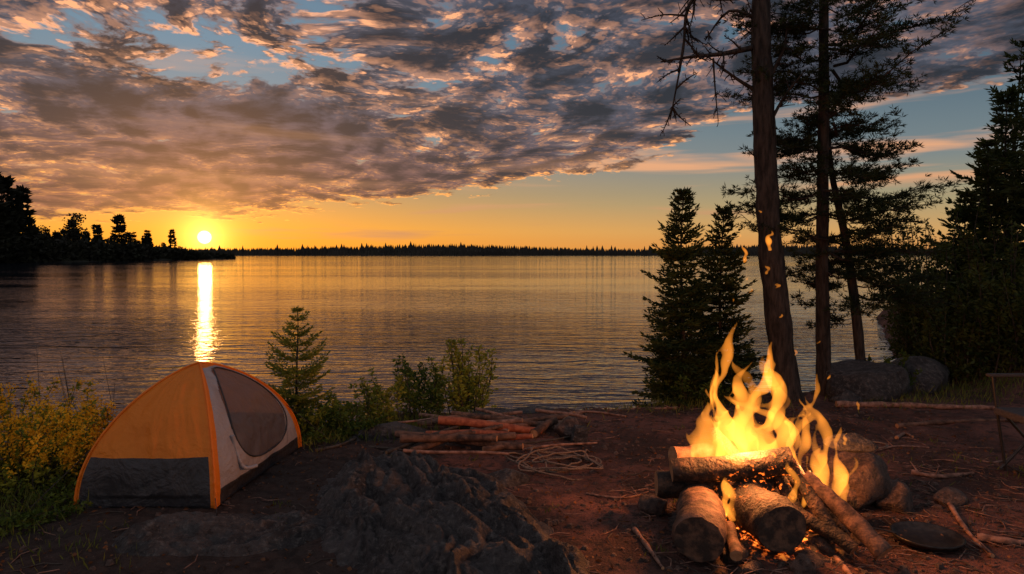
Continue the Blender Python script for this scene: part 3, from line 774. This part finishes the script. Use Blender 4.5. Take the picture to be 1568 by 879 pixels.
eb.add(V,F,0); eb.build('ember_bed',[embmat()],True,camp)

# flames: union of licking tongues, homogeneous emissive volume
def remeshed(me,name,vox):
    ob=bpy.data.objects.new(name,me); scene.collection.objects.link(ob)
    md=ob.modifiers.new('r','REMESH'); md.mode='VOXEL'; md.voxel_size=vox; md.use_smooth_shade=True
    dg=bpy.context.evaluated_depsgraph_get(); o=bpy.data.meshes.new_from_object(ob.evaluated_get(dg))
    bpy.data.objects.remove(ob); return o
def flame(name,tongues,seed,strength,voxel=.011,prof=.60,warp=1.0):
    mb=MB(); rr=random.Random(seed)
    for (bx,by,bz,h,r,lx,sw) in tongues:
        n=22; ph=rr.uniform(0,6.28); ph2=rr.uniform(0,6.28); pts=[];rad=[]
        fr=rr.uniform(5,8)
        for i in range(n+1):
            q=i/n
            pts.append(Vector((bx+lx*q**1.3+sw*q*math.sin(q*fr+ph)*.8+sw*.35*q*math.sin(q*15+ph2),by+sw*.5*q*math.cos(q*fr+ph2),bz+h*q)))
            rad.append(max(.003,r*(min(1,.45+q*2.2))*(1-q)**prof*(1+.34*math.sin(q*13+ph2))))
        mb.tube(pts,rad,12,0)
    ob=mb.build(name+'_tmp',[],True); me0=ob.data; bpy.data.objects.remove(ob)
    me=remeshed(me0,name+'_tmp',voxel)
    for v in me.vertices:
        p=v.co; o=Vector((3,7,seed))
        k=min(1,max(0,(p.z-.2)*1.6))
        w1=mn.noise_vector(Vector((p.x*5,p.y*5,p.z*3.2))+o); w2=mn.noise_vector(Vector((p.x*14,p.y*14,p.z*8))+o)
        v.co=p+Vector((w1.x,w1.y,w1.z*.8))*.075*(.35+k)*warp+w2*.024*warp
    me=remeshed(me,name+'_tmp',voxel*.85)   # closes any folds so the gas volume stays watertight
    me.name=name
    m=bpy.data.materials.new(name+'_fire'); m.use_nodes=True; tt=NT(m.node_tree); tt.n.clear()
    o_=tt.node('ShaderNodeOutputMaterial'); e=tt.node('ShaderNodeEmission')
    e.inputs[0].default_value=(1,.30,.030,1); e.inputs[1].default_value=strength
    tt.l.new(e.outputs[0],o_.inputs['Volume'])
    me.materials.clear(); me.materials.append(m)
    ob=bpy.data.objects.new(name,me); scene.collection.objects.link(ob); ob.parent=camp; return ob
rf=random.Random(12)
T=[(1.60,4.95,.38,1.17,.070,.00,.10),(1.72,4.98,.36,1.05,.070,.16,.10),(1.85,4.9,.38,1.02,.065,.05,.10),(1.52,4.9,.42,1.00,.065,-.04,.10),
   (1.95,5.0,.36,.86,.065,.06,.10),(1.45,5.0,.42,.70,.065,-.03,.08),(1.64,4.85,.42,.86,.065,.0,.09),(1.75,5.05,.36,.9,.07,.0,.10),(1.87,4.98,.4,.74,.065,.08,.09),
   (2.04,4.9,.34,.72,.05,.12,.08),(2.30,4.9,.22,.90,.050,-.14,.09),(2.36,4.85,.12,.68,.050,.02,.08),(2.20,4.9,.18,.62,.05,.04,.07),(2.28,4.95,.1,.55,.055,-.05,.07),
   (1.56,4.98,.38,.78,.075,-.06,.08),(1.40,4.98,.45,.40,.055,-.04,.05),(1.5,4.72,.12,.36,.05,.02,.03),(1.58,4.75,.1,.36,.05,-.02,.03),
   (2.12,5.0,.3,.62,.05,.04,.08),(1.95,4.75,.2,.38,.035,.03,.04),(2.1,4.8,.2,.40,.040,.05,.05),(2.42,4.9,.1,.42,.035,.05,.06),(1.35,5.0,.46,.28,.04,-.03,.05)]
for i in range(18): T.append((rf.uniform(1.40,2.15),rf.uniform(4.85,5.1),rf.uniform(.4,.65),rf.uniform(.3,.85),rf.uniform(.022,.038),rf.uniform(-.12,.12),rf.uniform(.09,.16)))
flame('flames',T,3,14)
W=[]
for (X,Y,Z,h,r) in [(1.87,4.95,2.02,.15,.022),(1.66,4.95,1.93,.15,.020),(1.84,4.95,1.86,.08,.014),(1.62,4.9,2.08,.06,.012),(2.33,4.95,1.08,.06,.012),(2.46,4.95,.60,.10,.018),(1.95,5,1.50,.08,.014),(1.75,4.95,1.70,.07,.012),(2.10,4.95,1.25,.07,.013),(1.7,4.95,1.78,.05,.011),(2.52,4.95,.85,.06,.012),(1.92,4.95,1.75,.05,.010),(1.58,4.95,1.65,.05,.011),(2.22,4.95,1.35,.05,.010),(1.78,4.95,2.25,.05,.010)]:
    W.append((X,Y,Z,h,r,.02,.03))
flame('sparks',W,9,28,.005,warp=.6)
for i,(p,e,r_) in enumerate([((1.70,4.90,.62),105,.10),((1.78,4.92,.98),75,.09),((1.62,4.60,.22),5,.05),((2.12,4.86,.45),28,.06)]):
    l=bpy.data.lights.new('fire_light_%d'%(i+1),'POINT'); l.energy=e; l.color=(1,.30,.075); l.shadow_soft_size=r_
    o=bpy.data.objects.new('fire_light_%d'%(i+1),l); o.location=p; scene.collection.objects.link(o); o.parent=camp

# firewood pile
fw=empty('firewood_pile')
def gp(px,py,dz=0):
    Y=2*1045/(py-388); return Vector(((px-784)/1045*Y,Y,dz))
def stick(a,b,r,m,name,parent,dz=(.0,.0),m2=None):
    pa=gp(*a);pb=gp(*b); pa.z=gh(pa.x,pa.y)+r+dz[0]; pb.z=gh(pb.x,pb.y)+r+dz[1]
    logmesh(pa,pb,r,r*.8,[m,m2 or M_cut],name,parent,.15,9,.025,R.random()*6)
ST=[((610,700),(790,688),.045,M_wood),((605,690),(760,700),.04,M_wood),((650,680),(785,683),.045,M_red),((640,660),(800,668),.035,M_drift),((670,672),(830,668),.05,M_red),
((690,655),(850,662),.035,M_wood),((720,668),(885,655),.03,M_drift),((640,650),(780,672),.025,M_drift),((700,690),(800,700),.045,M_wood),((660,695),(770,676),.028,M_wood),((760,660),(870,652),.04,M_wood),((590,705),(700,672),.02,M_dead),((700,650),(800,643),.028,M_drift),((615,715),(780,712),.018,M_drift),((820,672),(850,660),.05,M_wood),((730,645),(880,668),.02,M_drift),((560,690),(640,706),.012,M_dead),((770,690),(900,672),.012,M_dead),((600,668),(700,660),.012,M_drift),
((630,704),(720,686),.035,M_wood),((740,702),(830,690),.03,M_wood),((700,678),(815,690),.035,M_red),((780,650),(890,662),.03,M_wood),((660,664),(760,652),.03,M_wood),((800,700),(915,690),.014,M_drift),((820,645),(900,652),.022,M_drift)]
for i,(a,b,r,m) in enumerate(ST): stick(a,b,r,m,'stick_%d'%(i+1),fw,(R.uniform(0,.12),R.uniform(0,.12)))
rock('stone',(.72,7.15,.08),(.13,.12,.12),77,M_rock,0,3,fw)
# rope coil
rp=MB()
for k in range(6):
    pts=[]; cx=.46+R.uniform(-.10,.10); cy=6.4+R.uniform(-.12,.12); rx=R.uniform(.20,.42); ry=R.uniform(.18,.38)
    for i in range(49):
        a=i/48*6.283*1.02+k; X=cx+rx*math.cos(a)+.06*math.sin(a*3+k*2); Y=cy+ry*math.sin(a)+.06*math.cos(a*2+k)
        pts.append((X,Y,gh(X,Y)+.018+.016*k+.03*math.sin(a*2+k)))
    rp.tube(pts,[.0085]*len(pts),7,0)
pts=[(-.25+i*.03,6.75-.012*i+.05*math.sin(i*.5),gh(-.25+i*.03,6.6)+.015) for i in range(26)]; rp.tube(pts,[.0085]*26,7,0)
pts=[(.7+i*.01,6.6+.03*i,gh(.7,6.6+.03*i)+.02+.05*math.sin(i*.4)) for i in range(16)]; rp.tube(pts,[.0085]*16,7,0)
rp.build('coiled_rope',[M_rope])
rp=MB(); pts=[(3.35+.17*math.cos(a*.4)+.01*a,6.9+.12*math.sin(a*.4),gh(3.4,6.9)+.02) for a in range(40)]; rp.tube(pts,[.008]*40,6,0); rp.build('coiled_rope',[M_rope])

# driftwood and loose sticks
def loose(name,pts,r,m,seed=0,br=0):
    mb=MB(); P_=[]
    for (px,py) in pts:
        p=gp(px,py); p.z=gh(p.x,p.y)+r*.8; P_.append(p)
    P_=catm(P_,6); n=len(P_); mb.tube(P_,[r*(1-.45*i/n)*(1+.15*math.sin(i*1.7)) for i in range(n)],10,0,1,rough=.25)
    rr=random.Random(seed)
    for k in range(br):
        p=P_[rr.randint(2,n-2)]; dv=Vector((rr.uniform(-1,1),rr.uniform(-.6,.6),rr.uniform(.1,.6)))*rr.uniform(.06,.2)
        mb.tube([p,p+dv*.6,p+dv],[r*.45,r*.3,r*.12],5,0)
    mb.build(name,[m,M_cut])
loose('driftwood_log',[(1285,622),(1370,624),(1450,630),(1530,634)],.045,M_drift,1,4)
loose('driftwood_log',[(1380,655),(1460,652),(1568,655),(1640,660)],.03,M_wood,2,3)
loose('fallen_branch',[(880,635),(940,622),(1040,628)],.03,M_drift,3,4)
loose('fallen_branch',[(1405,735),(1450,742),(1500,735)],.022,M_drift,4,3)
loose('fallen_branch',[(1465,780),(1495,815),(1535,858)],.02,M_drift,5,2)
loose('fallen_branch',[(1510,828),(1570,838),(1640,840)],.03,M_drift,6,2)
loose('fallen_branch',[(975,822),(1000,855),(1020,885)],.018,M_drift,7,3)
loose('fallen_branch',[(840,640),(900,632),(960,640)],.02,M_drift,8,3)
loose('fallen_branch',[(1290,855),(1310,880),(1318,900)],.02,M_drift,9,1)
loose('fallen_branch',[(1560,700),(1530,712),(1500,705)],.012,M_drift,10,2)
loose('fallen_branch',[(480,700),(520,690),(560,668)],.018,M_dead,11,4)
loose('fallen_branch',[(1380,672),(1392,662),(1405,668)],.02,M_drift,12,1)
loose('fallen_branch',[(1330,705),(1375,690),(1430,684)],.012,M_drift,13,3)
loose('fallen_branch',[(900,760),(960,770),(1010,755)],.010,M_drift,14,3)

# iron skillet
sk=empty('iron_skillet'); cx,cy=2.93,4.73; z0=gh(cx,cy)+.005
prof=[(0,.012),(.17,.012),(.205,.03),(.222,.052),(.232,.052),(.215,.02),(.18,0),(0,0)]
mb=MB(); n=48; V=[(cx+r*math.cos(k/n*6.2832),cy+r*math.sin(k/n*6.2832),z0+zz) for r,zz in prof for k in range(n)]
F=[(j*n+k,j*n+(k+1)%n,(j+1)*n+(k+1)%n,(j+1)*n+k) for j in range(len(prof)-1) for k in range(n)]
mb.add(V,F,0); mb.build('pan',[M_iron],True,sk)
mb=MB(); mb.tube([(cx-.2,cy+.03,z0+.045),(cx-.3,cy+.06,z0+.06),(cx-.42,cy+.1,z0+.06)],[.014,.012,.016],8,0,flat=.5); mb.build('handle',[M_iron],True,sk)

# folding camp chair at right edge, seen from its side (backrest to the right)
ch=empty('camp_chair'); X0,Y0=4.42,5.9; mb=MB()
def lg(a,b,r=.013): mb.tube([a,b],[r,r],8,0)
zg=gh(X0,Y0)
for yy_ in (Y0-.24,Y0+.26):
    lg((X0+.10,yy_,zg),(X0+.0,yy_,zg+.56)); lg((X0+.05,yy_,zg+.02),(X0+.55,yy_,zg+.56)); lg((X0+.55,yy_,zg),(X0+.05,yy_,zg+.54))
    lg((X0+.0,yy_,zg+.55),(X0-.05,yy_,zg+.87),.012); lg((X0+.52,yy_,zg+.5),(X0+.70,yy_,zg+1.25),.013)
lg((X0+.10,Y0-.24,zg+.05),(X0+.10,Y0+.26,zg+.05),.009); lg((X0+.55,Y0-.24,zg+.05),(X0+.55,Y0+.26,zg+.05),.009)
mb.build('frame',[M_frame],True,ch)
def slab(name,x0,x1,y0,y1,z0,z1,tilt=0):
    bm=bmesh.new(); bmesh.ops.create_cube(bm,size=1)
    for v in bm.verts: v.co=Vector((x0+(v.co.x+.5)*(x1-x0)+v.co.z*tilt,y0+(v.co.y+.5)*(y1-y0),z0+(v.co.z+.5)*(z1-z0)))
    bmesh.ops.bevel(bm,geom=bm.edges[:],offset=.008,segments=3,affect='EDGES')
    me=bpy.data.meshes.new(name); bm.to_mesh(me); bm.free(); me.materials.append(M_canvas)
    ob=bpy.data.objects.new(name,me); scene.collection.objects.link(ob); ob.parent=ch
slab('seat',X0-.04,X0+.56,Y0-.23,Y0+.25,zg+.53,zg+.59); slab('backrest',X0+.60,X0+.63,Y0-.23,Y0+.25,zg+.75,zg+1.22,.12)
slab('armrest_1',X0-.10,X0+.60,Y0-.27,Y0-.21,zg+.87,zg+.895); slab('armrest_2',X0-.10,X0+.60,Y0+.23,Y0+.29,zg+.87,zg+.895)

# ---------------------------------------------------------------- sun + camera
# the setting sun is almost spent behind haze: very weak warm lamp
sl=bpy.data.lights.new('sun','SUN'); sl.energy=.02; sl.angle=math.radians(1.0); sl.color=(1,.42,.12)
so=bpy.data.objects.new('sun',sl); so.rotation_euler=S.to_track_quat('Z','Y').to_euler(); scene.collection.objects.link(so)
cam=bpy.data.cameras.new('camera'); cam.lens=24; cam.sensor_width=36; cam.clip_end=8000; cam.clip_start=.05
co=bpy.data.objects.new('camera',cam); co.location=(0,0,2.0); co.rotation_euler=(math.radians(90-2.8),0,0)
scene.collection.objects.link(co); scene.camera=co
